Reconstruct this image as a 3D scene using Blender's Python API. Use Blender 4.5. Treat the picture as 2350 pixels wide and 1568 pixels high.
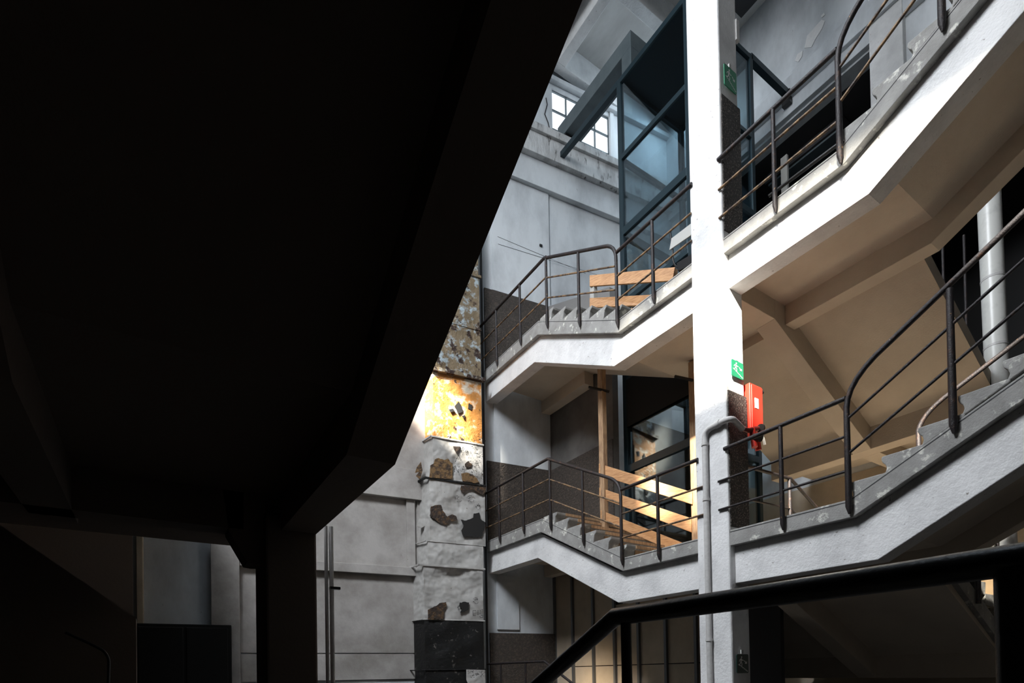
import bpy, bmesh, math, random
from math import sin, cos, tan, pi
from mathutils import Vector, Matrix
random.seed(7)
for o in list(bpy.data.objects): bpy.data.objects.remove(o)
SC = bpy.context.scene; COL = SC.collection

# ------------------------------------------------------------ camera
YAW, PITCH, ROLL, F, CY = .574858, .01365, -.016949, 1280.1, 1529.9
fw = Vector((sin(YAW)*cos(PITCH), cos(YAW)*cos(PITCH), sin(PITCH)))
r0 = Vector((cos(YAW), -sin(YAW), 0)); u0 = r0.cross(fw)
rt = r0*cos(ROLL)+u0*sin(ROLL); up = -r0*sin(ROLL)+u0*cos(ROLL)
cd = bpy.data.cameras.new('camera'); cam = bpy.data.objects.new('camera', cd); COL.objects.link(cam)
cd.sensor_width = 36; cd.lens = F/2350*36; cd.shift_y = (CY-784)/2350; cd.clip_start = .05
M = Matrix.Identity(4)
for i in range(3):
    M[i][0] = rt[i]; M[i][1] = up[i]; M[i][2] = -fw[i]
cam.matrix_world = M
SC.camera = cam

# ------------------------------------------------------------ world, sun, lights, exposure
SC.view_settings.view_transform = 'Standard'; SC.view_settings.look = 'None'
SC.view_settings.exposure = 0.0; SC.view_settings.gamma = 1; SC.view_settings.use_curve_mapping = False
w = bpy.data.worlds.new('sky'); SC.world = w; w.use_nodes = True
w.node_tree.nodes['Background'].inputs[0].default_value = (.93, .97, 1, 1)
w.node_tree.nodes['Background'].inputs[1].default_value = 1.9

def lamp(name, typ, loc, direction, energy, color, size=1, size_y=None, spread=None, angle=None):
    l = bpy.data.lights.new(name, typ); l.energy = energy; l.color = color
    if typ == 'AREA':
        l.shape = 'RECTANGLE'; l.size = size; l.size_y = size_y or size
        if spread: l.spread = spread
    if typ == 'SUN': l.angle = angle
    o = bpy.data.objects.new(name, l); COL.objects.link(o)
    o.location = loc; o.rotation_euler = Vector(direction).to_track_quat('-Z', 'Y').to_euler()
    return o
SUN_D = (1, .45, -.8)
lamp('sun', 'SUN', (-8, -4, 16), SUN_D, 40, (1, .93, .80), angle=.035)
# daylight through the clerestory windows of the left wall, then added fill lamps
lamp('clerestory_daylight', 'AREA', (-3.0, 2.6, 11.4), (1, .12, -.62), 1130, (.93, .96, 1), 1.5, 9)
lamp('left_fill', 'AREA', (-2.9, 4.4, 9.7), (1, .10, -1.0), 880, (.90, .94, 1), 1.0, 6, spread=1.9)  # fill added to lift the lower beams; no window stands here
lamp('roof_fill', 'AREA', (3.2, 5.4, 14.3), (.15, .1, -1), 330, (.78, .89, 1), 4.5, 6.5)  # soft overhead fill added under the closed roof
lamp('upper_floor_fill', 'AREA', (9.9, 8.0, 12.8), (-.4, .35, -1), 55, (.72, .87, 1), 1.2, 1.2)  # unseen fill added to brighten the end wall behind the lift
# unseen warm lamps added in place of sun bounced from landings onto the undersides
lamp('bounce_fill_near', 'AREA', (8.9, 3.9, 1.75), (-.15, 0, 1), 5, (1, .70, .42), 1.5, 2.2)
lamp('bounce_fill_far', 'AREA', (6.45, 5.0, 1.95), (0, .25, 1), 4, (1, .70, .44), .9, 1.4)
lamp('ground_fill', 'AREA', (5.95, 8.1, -1.0), (1, .0, .0), 16, (1, .76, .48), .9, 1.6, spread=1.5)  # unseen warm fill added for the ground-level panels
lamp('lower_room_fill', 'AREA', (9.9, 3.2, 1.2), (1, -.2, -.25), 2.2, (1, .74, .45), .5, .5, spread=1.6)  # unseen warm fill added for the wall at bottom right

# ------------------------------------------------------------ pixel rays -> points on known planes
def ray(x, y): return rt*((x-1175)/F) + up*((CY-y)/F) + fw
def px_x(x, y, v): d = ray(x, y); return d*(v/d[0])
def px_y(x, y, v): d = ray(x, y); return d*(v/d[1])
def px_z(x, y, v): d = ray(x, y); return d*(v/d[2])
SK = .1344; TS = tan(SK)
def px_e(x, y, off=0):
    d = ray(x, y); return d*((9.6+off+TS*5.7)/(d[1]+TS*d[0]))
EX = Vector((cos(SK), -sin(SK), 0)); EY = Vector((sin(SK), cos(SK), 0)); EO = Vector((5.7, 9.6, 0))
def e2w(u, v, z): return EO + EX*u + EY*v + Vector((0, 0, z))
def w2e(p): q = p-EO; return q.dot(EX), q.dot(EY), p[2]

# ------------------------------------------------------------ materials
def mat(name, base, rough=.8, metal=0, c2=None, scale=3, lo=.4, hi=.7, detail=6, bump=0, bscale=40, bdist=.01,
        c3=None, s3=30, lo3=.6, hi3=.65, spec=.5, stretch=None, bdetail=4):
    m = bpy.data.materials.new(name); m.use_nodes = True; nt = m.node_tree; N = nt.nodes; L = nt.links
    b = N['Principled BSDF']; b.inputs['Roughness'].default_value = rough; b.inputs['Metallic'].default_value = metal
    b.inputs['Specular IOR Level'].default_value = spec
    g = N.new('ShaderNodeNewGeometry'); src = g.outputs['Position']
    if stretch:
        mp = N.new('ShaderNodeMapping'); mp.inputs['Scale'].default_value = stretch; L.new(src, mp.inputs[0]); src = mp.outputs[0]
    def noise(sc, de): n = N.new('ShaderNodeTexNoise'); n.inputs['Scale'].default_value = sc; n.inputs['Detail'].default_value = de; n.inputs['Roughness'].default_value = .62; L.new(src, n.inputs['Vector']); return n
    def ramp(n, lo, hi): r = N.new('ShaderNodeMapRange'); r.inputs['From Min'].default_value = lo; r.inputs['From Max'].default_value = hi; L.new(n.outputs[0], r.inputs['Value']); return r.outputs[0]
    def mix(f, a, c):
        x = N.new('ShaderNodeMix'); x.data_type = 'RGBA'; L.new(f, x.inputs['Factor'])
        if isinstance(a, tuple): x.inputs['A'].default_value = a+(1,)
        else: L.new(a, x.inputs['A'])
        x.inputs['B'].default_value = c+(1,); return x.outputs['Result']
    colr = base
    if c2: colr = mix(ramp(noise(scale, detail), lo, hi), colr, c2)
    if c3: colr = mix(ramp(noise(s3, 5), lo3, hi3), colr, c3)
    if isinstance(colr, tuple): b.inputs['Base Color'].default_value = colr+(1,)
    else: L.new(colr, b.inputs['Base Color'])
    if bump:
        bn = N.new('ShaderNodeBump'); bn.inputs['Strength'].default_value = bump; bn.inputs['Distance'].default_value = bdist
        L.new(noise(bscale, bdetail).outputs[0], bn.inputs['Height']); L.new(bn.outputs[0], b.inputs['Normal'])
    return m
WHITE = mat('white_painted_concrete', (.72, .72, .715), .75, c2=(.50, .50, .50), scale=2.6, lo=.42, hi=.8, c3=(.22, .20, .18), s3=22, lo3=.665, hi3=.72, bump=.6, bscale=28, bdist=.012)
PLASTER = mat('pale_blue_white_plaster', (.62, .65, .67), .85, c2=(.36, .38, .40), scale=1.3, lo=.42, hi=.75, c3=(.22, .21, .2), s3=9, lo3=.70, hi3=.78, bump=.3, bscale=14, bdist=.01, stretch=(1, 1, .5))
STAIN = mat('water_stained_plaster', (.62, .63, .63), .9, c2=(.36, .36, .36), scale=2.5, lo=.45, hi=.7, c3=(.10, .095, .09), s3=7, lo3=.58, hi3=.70, bump=.8, bscale=14, bdist=.02, stretch=(1.4, 1.4, .45))
WARMW = mat('stained_white_wall', (.46, .44, .42), .85, c2=(.24, .22, .20), scale=1.6, lo=.38, hi=.75, c3=(.13, .11, .09), s3=10, lo3=.70, hi3=.78, bump=.35, bscale=18, bdist=.01)
CREAM = mat('cream_plaster', (.50, .42, .32), .85, c2=(.38, .32, .24), scale=1.5, bump=.35, bscale=60, bdist=.006)
SOFF = mat('beige_soffit_plaster', (.60, .52, .42), .9, c2=(.48, .41, .33), scale=1.2, lo=.35, hi=.75, bump=.5, bscale=50, bdist=.008)
CONC = mat('bare_grey_concrete', (.32, .315, .30), .9, c2=(.21, .205, .195), scale=5, lo=.35, hi=.7, c3=(.60, .59, .54), s3=9, lo3=.585, hi3=.67, bump=.6, bscale=60, bdist=.008)
DADO = mat('dark_pebbledash', (.030, .025, .022), .7, c2=(.26, .22, .19), scale=55, lo=.52, hi=.66, bump=1, bscale=45, bdist=.05, bdetail=6)
DADOF = mat('dark_brown_render', (.045, .035, .028), .75, c2=(.11, .085, .065), scale=22, lo=.48, hi=.75, bump=1, bscale=35, bdist=.04)
RAIL = mat('rusty_dark_rail_paint', (.018, .014, .015), .5, .2, c2=(.07, .035, .022), scale=14, lo=.55, hi=.7, c3=(.30, .17, .08), s3=22, lo3=.67, hi3=.74, bump=.8, bscale=90, bdist=.006)
RUSTRAIL = mat('ochre_rusted_bar', (.05, .035, .03), .55, .2, c2=(.26, .16, .08), scale=12, lo=.42, hi=.58, bump=.8, bscale=90, bdist=.005)
BLACKR = mat('black_gloss_tube', (.012, .011, .011), .35, .1, bump=.3, bscale=60, bdist=.004)
TEAL = mat('dark_teal_steel', (.016, .034, .044), .4, .3)
GREYST = mat('grey_painted_steel', (.13, .16, .17), .5, .3, c2=(.09, .115, .125), scale=3, c3=(.3, .32, .33), s3=20, lo3=.68, hi3=.74)
WOOD = mat('pine_board', (.55, .29, .12), .6, c2=(.38, .17, .06), scale=4, lo=.4, hi=.65, c3=(.20, .09, .035), s3=5, lo3=.68, hi3=.73, bump=.2, bscale=60, bdist=.003, stretch=(2, 2, 14))
WOODP = mat('old_timber', (.42, .27, .15), .7, c2=(.24, .14, .08), scale=6, lo=.4, hi=.65, bump=.3, bscale=60, stretch=(6, 6, 1))
RUST = mat('rusted_sheet', (.20, .15, .09), .6, .2, c2=(.42, .50, .54), scale=7, lo=.52, hi=.64, c3=(.035, .018, .012), s3=5, lo3=.52, hi3=.58, bump=.9, bscale=9, bdist=.04)
RUSTO = mat('orange_rusted_sheet', (.52, .22, .05), .6, .1, c2=(.66, .58, .46), scale=5, lo=.50, hi=.62, c3=(.04, .022, .014), s3=7, lo3=.62, hi3=.65, bump=.8, bscale=9, bdist=.03)
DUCTW = mat('crumpled_white_sheet', (.54, .53, .51), .45, .1, c2=(.32, .305, .285), scale=2.5, lo=.38, hi=.75, c3=(.16, .13, .10), s3=9, lo3=.66, hi3=.72, bump=.8, bscale=3.2, bdist=.09, bdetail=2)
DUCTB = mat('blackened_sheet', (.006, .006, .006), .55, c2=(.12, .11, .10), scale=10, lo=.62, hi=.68, bump=.7, bscale=12, bdist=.02)
HOLE = mat('torn_dark_patch', (.035, .022, .015), .7, c2=(.13, .07, .03), scale=14, lo=.48, hi=.62, bump=1, bscale=30, bdist=.02)
HOLER = mat('torn_rust_patch', (.20, .115, .045), .7, c2=(.05, .03, .018), scale=12, lo=.45, hi=.6, bump=1, bscale=30, bdist=.02)
HOLEK = mat('torn_black_patch', (.012, .011, .010), .7)
PIPEG = mat('grey_painted_pipe', (.52, .51, .50), .5, c2=(.42, .41, .40), scale=20, bump=.3, bscale=60, bdist=.004)
PIPEW = mat('white_plastic_pipe', (.60, .60, .57), .35, c2=(.48, .48, .46), scale=6, lo=.5, hi=.7)
RED = mat('red_paint', (.62, .035, .02), .4)
DKRED = mat('dark_red_iron', (.20, .02, .02), .4, .2, c2=(.05, .015, .015), scale=20)
SIGN = mat('sign_green', (.02, .22, .11), .4)
SIGNK = mat('sign_dark_green', (.008, .035, .028), .4)
SIGNW = mat('sign_white', (.75, .78, .76), .5)
PAPER = mat('paper_label', (.8, .78, .74), .7)
DARK = mat('dark_grey_matte', (.035, .034, .036), .8)
BLACK = mat('near_black', (.006, .006, .006), .9)  # plain near-black for unlit depth and dark panels
GREYP = mat('grey_board', (.42, .42, .40), .7)
ALU = mat('galvanised_profile', (.16, .17, .18), .4, .6)
LEFTC = mat('shade_brown_concrete', (.12, .092, .074), .9, bump=.3, bscale=30)  # concrete darkened in colour to keep the left side in shade

def glass_mat():
    m = bpy.data.materials.new('tinted_glass'); m.use_nodes = True; nt = m.node_tree; N = nt.nodes; L = nt.links
    N.remove(N['Principled BSDF']); out = N['Material Output']
    t = N.new('ShaderNodeBsdfTransparent'); t.inputs[0].default_value = (.72, .785, .81, 1)
    g = N.new('ShaderNodeBsdfGlossy'); g.inputs['Roughness'].default_value = .02; g.inputs[0].default_value = (.85, .95, 1, 1)
    lw = N.new('ShaderNodeLayerWeight'); lw.inputs['Blend'].default_value = .5
    pw_ = N.new('ShaderNodeMath'); pw_.operation = 'POWER'; pw_.inputs[1].default_value = 3.5; L.new(lw.outputs['Facing'], pw_.inputs[0])
    fr = N.new('ShaderNodeMath'); fr.operation = 'MULTIPLY_ADD'; fr.inputs[1].default_value = .8; fr.inputs[2].default_value = .07; L.new(pw_.outputs[0], fr.inputs[0])
    x = N.new('ShaderNodeMixShader'); L.new(fr.outputs[0], x.inputs[0]); L.new(t.outputs[0], x.inputs[1]); L.new(g.outputs[0], x.inputs[2])
    L.new(x.outputs[0], out.inputs[0]); return m
GLASS = glass_mat()
def pane_mat():
    m = bpy.data.materials.new('window_glass'); m.use_nodes = True; nt = m.node_tree; N = nt.nodes; L = nt.links
    N.remove(N['Principled BSDF'])
    t = N.new('ShaderNodeBsdfTransparent'); t.inputs[0].default_value = (.95, .97, 1, 1)
    g = N.new('ShaderNodeBsdfGlossy'); g.inputs['Roughness'].default_value = .05
    x = N.new('ShaderNodeMixShader'); x.inputs[0].default_value = .06; L.new(t.outputs[0], x.inputs[1]); L.new(g.outputs[0], x.inputs[2])
    L.new(x.outputs[0], N['Material Output'].inputs[0]); return m
PANE = pane_mat()

# ------------------------------------------------------------ mesh builder
class MB:
    def __init__(s): s.v = []; s.f = []; s.smooth = []
    def add(s, vs, fs, sm=False):
        b = len(s.v); s.v += [tuple(v) for v in vs]; s.f += [tuple(b+i for i in f) for f in fs]; s.smooth += [sm]*len(fs); return s
    def box(s, x0, x1, y0, y1, z0, z1, fn=None):
        P = [(x, y, z) for x in (x0, x1) for y in (y0, y1) for z in (z0, z1)]
        if fn: P = [fn(*p) for p in P]
        return s.add(P, [(0, 1, 3, 2), (4, 6, 7, 5), (0, 4, 5, 1), (2, 3, 7, 6), (0, 2, 6, 4), (1, 5, 7, 3)])
    def ebox(s, u0, u1, v0, v1, z0, z1): return s.box(u0, u1, v0, v1, z0, z1, e2w)
    def prism(s, poly, a, b, fn):
        n = len(poly); vs = [fn(p, a) for p in poly]+[fn(p, b) for p in poly]
        return s.add(vs, [tuple(range(n))[::-1], tuple(range(n, 2*n))]+[(i, (i+1) % n, n+(i+1) % n, n+i) for i in range(n)])
    def prism_x(s, yz, x0, x1): return s.prism(yz, x0, x1, lambda p, a: (a, p[0], p[1]))
    def prism_y(s, xz, y0, y1): return s.prism(xz, y0, y1, lambda p, a: (p[0], a, p[1]))
    def strip(s, top, bot, x0, x1, axis='x'):
        # extruded band between two polylines that have the same number of points
        n = len(top); mk = (lambda p, a: (a, p[0], p[1])) if axis == 'x' else (lambda p, a: (p[0], a, p[1]))
        vs = [mk(p, a) for a in (x0, x1) for p in list(top)+list(bot)]
        f = []
        for i in range(n-1):
            f += [(i, i+1, n+i+1, n+i), (2*n+i, 3*n+i, 3*n+i+1, 2*n+i+1), (i, 2*n+i, 2*n+i+1, i+1), (n+i, n+i+1, 3*n+i+1, 3*n+i)]
        f += [(0, n, 3*n, 2*n), (n-1, 3*n-1, 4*n-1, 2*n-1)]
        return s.add(vs, f)
    def tube(s, pts, r, n=10, taper=None, cap=True):
        pts = [Vector(p) for p in pts]; N = len(pts); rings = []
        ref = None
        for i, p in enumerate(pts):
            if i == 0: d = (pts[1]-p).normalized()
            elif i == N-1: d = (p-pts[i-1]).normalized()
            else: d = ((pts[i+1]-p).normalized()+(p-pts[i-1]).normalized()).normalized()
            if ref is None: ref = Vector((1, 0, 0)) if abs(d.x) < .8 else Vector((0, 0, 1))
            a = (ref-d*ref.dot(d)).normalized(); b = d.cross(a); ref = a
            rr = r*(taper[i] if taper else 1)
            if 0 < i < N-1:
                c = (pts[i+1]-p).normalized().dot(d); rr = rr/max(c, .6) if c < .999 else rr
            rings.append([p+(a*cos(2*pi*k/n)+b*sin(2*pi*k/n))*rr for k in range(n)])
        vs = [v for q in rings for v in q]; fs = []
        for i in range(N-1):
            for k in range(n): fs.append((i*n+k, i*n+(k+1) % n, (i+1)*n+(k+1) % n, (i+1)*n+k))
        s.add(vs, fs, True)
        if cap: s.add(rings[0], [tuple(range(n))[::-1]]); s.add(rings[-1], [tuple(range(n))])
        return s
    def bar(s, a, b, w, h, upv=(0, 0, 1)):
        a = Vector(a); b = Vector(b); d = (b-a).normalized(); sd = d.cross(Vector(upv)).normalized(); u = sd.cross(d)
        vs = [p+sd*(i*w/2)+u*(j*h/2) for p in (a, b) for i in (-1, 1) for j in (-1, 1)]
        return s.add(vs, [(0, 1, 3, 2), (4, 6, 7, 5), (0, 4, 5, 1), (2, 3, 7, 6), (0, 2, 6, 4), (1, 5, 7, 3)])
def obj(name, mb, m, parent=None, bevel=0, kind=None, label=None, cat=None, group=None):
    me = bpy.data.meshes.new(name); me.from_pydata(mb.v, [], mb.f)
    bm = bmesh.new(); bm.from_mesh(me); bmesh.ops.recalc_face_normals(bm, faces=bm.faces)
    bm.to_mesh(me); bm.free()
    for p, sm in zip(me.polygons, mb.smooth): p.use_smooth = sm
    me.materials.append(m); o = bpy.data.objects.new(name, me); COL.objects.link(o)
    if parent:
        o.parent = parent; o.matrix_parent_inverse = Matrix.Translation(-root_loc(parent))
    if bevel:
        b = o.modifiers.new('bevel', 'BEVEL'); b.width = bevel; b.segments = 2; b.limit_method = 'ANGLE'; b.angle_limit = .5
    tag(o, label, cat, group, kind); return o
def root_loc(o):
    p = Vector((0, 0, 0))
    while o is not None: p = p + (o.location if o.type == 'EMPTY' else Vector((0, 0, 0))); o = o.parent if o.type == 'EMPTY' else o.parent
    return p
def tag(o, label=None, cat=None, group=None, kind=None):
    for k, v in (('label', label), ('category', cat), ('group', group), ('kind', kind)):
        if v: o[k] = v
    return o
def thing(name, loc, label, cat, group=None):
    e = bpy.data.objects.new(name, None); COL.objects.link(e); e.location = loc; e.empty_display_size = .1
    return tag(e, label, cat, group)
def struct(name, mb, m, bevel=0, label=None): return obj(name, mb, m, None, bevel, 'structure', label)
def lerp(a, b, t): return tuple(x+(y-x)*t for x, y in zip(a, b))
def interp(pl, y):
    # pl: polyline [(y,z)] descending in y
    for (y0, z0), (y1, z1) in zip(pl, pl[1:]):
        if (y0-y)*(y1-y) <= 0 and y0 != y1: return z0+(z1-z0)*(y-y0)/(y1-y0)
    return pl[-1][1]

D = 3.455     # storey height
# ------------------------------------------------------------ room shell
G = -2.7
struct('floor', MB().box(-3.4, 13.2, -3.2, 12.2, G-.2, G), mat('ground_floor', (.04, .036, .033), .8, bump=.3))
# left wall with its row of clerestory windows
wl = MB(); wl.box(-3.45, -3.2, -3.2, 11.2, G, 10.4); wl.box(-3.45, -3.2, 4, 11.2, 10.4, 10.75); wl.box(-3.45, -3.2, -3.2, 11.2, 12.05, 14.6)
OPEN = [(-2.9, 1.0), (1.24, 1.76), (5.42, 6.75)]
ys = [-3.2]+[v for o in OPEN for v in o]+[11.2]
for a, b in zip(ys[::2], ys[1::2]): wl.box(-3.45, -3.2, a, b, 10.4, 12.05)
DARKW = mat('dark_unseen_wall', (.05, .048, .046), .9)  # dark so the unseen walls and roof bounce little light
struct('wall_left', wl, DARKW)
struct('wall_front', MB().box(-3.4, 13.2, -3.4, -3.2, G, 14.6), DARKW)
# end wall with a window hole; u runs along the skewed wall
def U(X): return (X-5.7)/cos(SK)
uw0, uw1, zw0, zw1 = U(7.35), U(8.83), 11.43, 12.63
ew = MB()
ew.ebox(U(-3.6), uw0, 0, .08, G, 14.6); ew.ebox(uw1, U(11.2), 0, .08, G, 14.6)
ew.ebox(uw0, uw1, 0, .08, G, zw0); ew.ebox(uw0, uw1, 0, .08, zw1, 14.6)
wall_end = struct('wall_end', ew, PLASTER)
# lower part of the end wall left of the duct: stained, with recessed panels
lo = MB()
u_p = U(5.46)
lo.ebox(U(2.0), u_p, -.12, -.001, 3.30, 3.86); lo.ebox(U(2.0), u_p, -.09, -.001, 3.86, 7.0)
lo.ebox(U(2.0), u_p, -.02, -.001, 2.02, 3.30)
lo.ebox(U(4.04), U(4.20), -.07, -.02, 2.02, 3.30); lo.ebox(U(4.25), u_p, -.05, -.02, 2.02, 3.30)
lo.ebox(U(1.25), u_p, -.12, -.001, 1.86, 2.02)
lo.ebox(U(1.25), u_p, -.03, -.001, .425, 1.86); lo.ebox(U(1.25), u_p, -.03, -.001, -.06, .405)
obj('panelled_cladding', lo, WARMW, wall_end, .006)
# stepped cornice bands
for i, (za, zb, v) in enumerate(((10.24, 10.80, -.12), (10.80, 11.24, -.24))):
    struct('trim_%d' % (i+1), MB().ebox(U(5.3), U(10.6), v, 0, za, zb), STAIN if i else PLASTER, .008)
b = MB(); b.ebox(U(5.3), U(10.6), -.30, 0, 11.24, 11.40); struct('trim_3', b, STAIN, .01)
struct('trim_4', MB().ebox(U(5.9), U(10.5), -.10, 0, 12.72, 12.82), PLASTER, .01)
# joints in the end wall right of the duct
j = MB(); j.ebox(U(5.62), U(5.66), -.02, .01, G, 10.2); struct('trim_5', j, DARK)
j = MB(); j.ebox(U(5.86), U(7.2), -.035, -.001, 7.80, 10.24); j.ebox(U(5.86), U(7.15), -.03, -.001, 4.29, 6.2); j.ebox(U(5.86), U(6.35), -.03, -.001, .9, 2.0)
struct('trim_6', j, PLASTER, .004)
# dark dadoes on the end wall, one per landing
dd = MB()
for k, zt in ((0, .83), (1, 4.285), (2, 7.785)): dd.ebox(U(5.69), U(7.17), -.045, -.002, zt-1.75, zt)
struct('baseboard_end', dd, DADOF)
cab = MB()
for a, c in (((1142, 543), (1344, 628)), ((1143, 560), (1400, 640))): cab.tube([px_e(a[0], a[1], -.04), px_e(c[0], c[1], -.04)], .003, 5)
obj('surface_wire', cab, DARK, wall_end)
obj('wire_box', MB().ebox(U(6.96), U(7.02), -.06, -.03, 9.03, 9.07), BLACKR, wall_end)
ck = MB()
for pts in ([(1253, 225), (1256, 240), (1250, 262), (1258, 282), (1262, 300), (1266, 318)], [(1216, 282), (1226, 296), (1240, 306), (1254, 312), (1262, 330)], [(1240, 290), (1232, 300)]):
    ck.tube([px_e(x, y, -.003) for x, y in pts], .012, 5)
obj('crack', ck, DARK, wall_end)
# window
wn = MB()
struct('window_1', MB().ebox(uw0, uw1, .050, .056, zw0, zw1), PANE)
win = bpy.data.objects['window_1']
zr = [12.63, 12.19, 11.78, 11.43]; cols = [7.35, 7.72, 8.09, 8.46, 8.83]
fr = MB()
for x in cols: fr.ebox(U(x)-.013, U(x)+.013, .035, .07, zw0, zw1)
for z in (zw0, 11.79, 12.21, zw1): fr.ebox(uw0, uw1, .035, .07, z-.012, z+.012)
obj('glazing_bars', fr, GREYST, win)
struct('trim_7', MB().ebox(uw1, uw1+.10, -.03, 0, 11.40, 12.72), PLASTER, .005)

# right (back) wall of the lift lobby, X = 10.46
XW = 10.46
rw = MB(); oy0, oy1, oz0, oz1 = 4.46, 7.3, 8.1, 10.62
rw.box(XW, XW+.3, -3.2, oy0, 8.0, 14.6); rw.box(XW, XW+.3, -3.2, oy0, G, 3.45); rw.box(XW, XW+.3, -3.2, -2.6, 3.45, 8.0); rw.box(XW, XW+.3, oy1, 9.3, G, 14.6)
rw.box(XW, XW+.3, oy0, oy1, G, oz0); rw.box(XW, XW+.3, oy0, oy1, oz1, 14.6)
struct('wall_right', rw, PLASTER)
struct('trim_8', MB().box(XW-.06, XW, 2.0, 8.9, 11.40, 11.48), PLASTER, .006)
struct('trim_9', MB().box(XW-.18, XW, 2.0, 8.9, 10.92, 11.30), PLASTER, .008)
struct('trim_10', MB().box(XW-.10, XW, 2.0, 8.9, 10.66, 10.92), PLASTER, .008)
struct('trim_12', MB().box(XW-.02, XW-.002, -2.9, 8.9, G, 3.44), CREAM)
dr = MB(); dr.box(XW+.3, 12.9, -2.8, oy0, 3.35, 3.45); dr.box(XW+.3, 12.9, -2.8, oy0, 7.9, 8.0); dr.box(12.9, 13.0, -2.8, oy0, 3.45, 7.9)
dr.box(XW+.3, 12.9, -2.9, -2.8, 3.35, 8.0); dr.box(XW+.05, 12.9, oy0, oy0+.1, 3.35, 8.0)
struct('wall_dark_room', dr, BLACK)  # black walls put the darkness of the unlit room into the colour
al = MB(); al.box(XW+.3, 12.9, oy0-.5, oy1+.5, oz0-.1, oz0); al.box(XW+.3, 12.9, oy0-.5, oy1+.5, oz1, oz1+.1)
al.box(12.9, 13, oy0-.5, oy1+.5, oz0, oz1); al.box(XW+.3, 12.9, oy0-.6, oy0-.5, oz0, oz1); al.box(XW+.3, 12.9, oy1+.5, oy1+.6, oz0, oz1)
struct('wall_alcove', al, DARK)  # dark surfaces carry the unlit recess in their colour
pl = obj('wall_pier', MB().box(XW-.12, XW+.12, 3.95, 4.45, 8.0, 13.3), WHITE, None, .01, None, 'white square pier on the right wall beside the dark opening', 'pier')
ft = thing('ceiling_light', (11.6, 6.3, 10.5), 'dark fluorescent light housing in the dark opening behind the upper railing', 'lamp')
obj('housing', MB().box(11.15, 11.55, 5.3, 6.9, 10.42, 10.60), DARK, ft, .01)
obj('tube_cover', MB().box(11.2, 11.5, 5.35, 6.85, 10.38, 10.42), GREYST, ft, .005)

# B wall behind the lower flight (between landing and lift) and the panelled wall of the ground storey
struct('wall_inner', MB().box(7.16, 7.30, 7.50, 9.40, 2.2, 6.1), mat('dark_grey_plaster', (.16, .15, .14), .9, c2=(.06, .055, .05), scale=1.2, lo=.35, hi=.7, bump=.3, bscale=20))  # dark grey with darker random blotches
struct('baseboard_inner', MB().box(7.13, 7.16, 7.50, 9.37, 2.4, 4.285), DADOF)
lowp = MB().prism_x([(9.38, 6.0), (9.38, 7.80), (7.50, 7.10), (7.50, 6.0)], 7.14, 7.28)
struct('wall_parapet', lowp, mat('smooth_grey_render', (.20, .195, .19), .85, bump=.3, bscale=30))
pw = struct('wall_panelled', MB().box(7.24, 7.32, 4.4, 7.5, G, 1.25).box(7.24, 7.32, 7.5, 9.40, G, 2.2), DARK)
yb = [9.385, 8.79, 8.17, 7.585, 6.985, 6.37, 5.76, 5.15]
for a, c in zip(yb, yb[1:]):
    for z0, z1 in ((G, .12), (.135, 2.18 if c > 7.4 else 1.24)): obj('panel', MB().box(7.20, 7.24, c+.02, a-.02, z0, z1), CREAM, pw, .004)
for a in yb: obj('batten', MB().box(7.15, 7.20, a-.025, a+.025, G, 2.18 if a > 7.5 else 1.24), ALU, pw)

for k_, pts in enumerate(([(1846, 110), (1852, 82), (1872, 60), (1885, 45), (1893, 48), (1886, 66), (1872, 88), (1862, 108)], [(1824, 140), (1830, 124), (1842, 116), (1840, 130), (1832, 142)], [(1884, 36), (1892, 28), (1893, 34), (1886, 40)])):
    v = [px_x(x, y, XW-.012) for x, y in pts]; n_ = len(v)
    obj('peeled_patch', MB().add(v+[p+Vector((.011, 0, 0)) for p in v], [tuple(range(n_))]+[(i, (i+1) % n_, n_+(i+1) % n_, n_+i) for i in range(n_)]), WHITE, bpy.data.objects['wall_right'])
# roof over the lobby with deep beams
ce = MB(); ce.box(7.3, XW+.3, 1.0, 9.6, 13.45, 13.6)
ce2 = MB(); ce2.box(-3.4, 7.3, -3.4, 11.2, 14.45, 14.6); ce2.box(7.3, XW+.3, -3.4, 1.0, 14.45, 14.6); struct('ceiling_well', ce2, DARKW); ce.box(7.2, 7.3, -3.4, 9.6, 13.45, 14.6)
ceil = struct('ceiling', ce, mat('ceiling_plaster', (.56, .55, .53), .9, c2=(.40, .385, .365), scale=1.5, lo=.4, hi=.7, bump=.3, bscale=12, stretch=(1, .4, 1)))
def rbeam(*a): obj('roof_beam', MB().box(*a), WHITE, ceil, .01)
rbeam(7.29, 7.50, 1.0, 9.09, 12.9, 14.3)
rbeam(7.20, XW, 9.09, 9.28, 12.9, 13.45); rbeam(7.50, XW, 7.40, 7.62, 12.9, 13.45)
rbeam(7.50, XW, 4.0, 4.25, 12.9, 13.45)
rbeam(6.95, 7.10, 6.0, 9.0, 13.1, 14.3)
obj('damp_patch', MB().box(8.9, 10.3, 4.6, 6.8, 13.43, 13.449), DARK, ceil)

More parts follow.
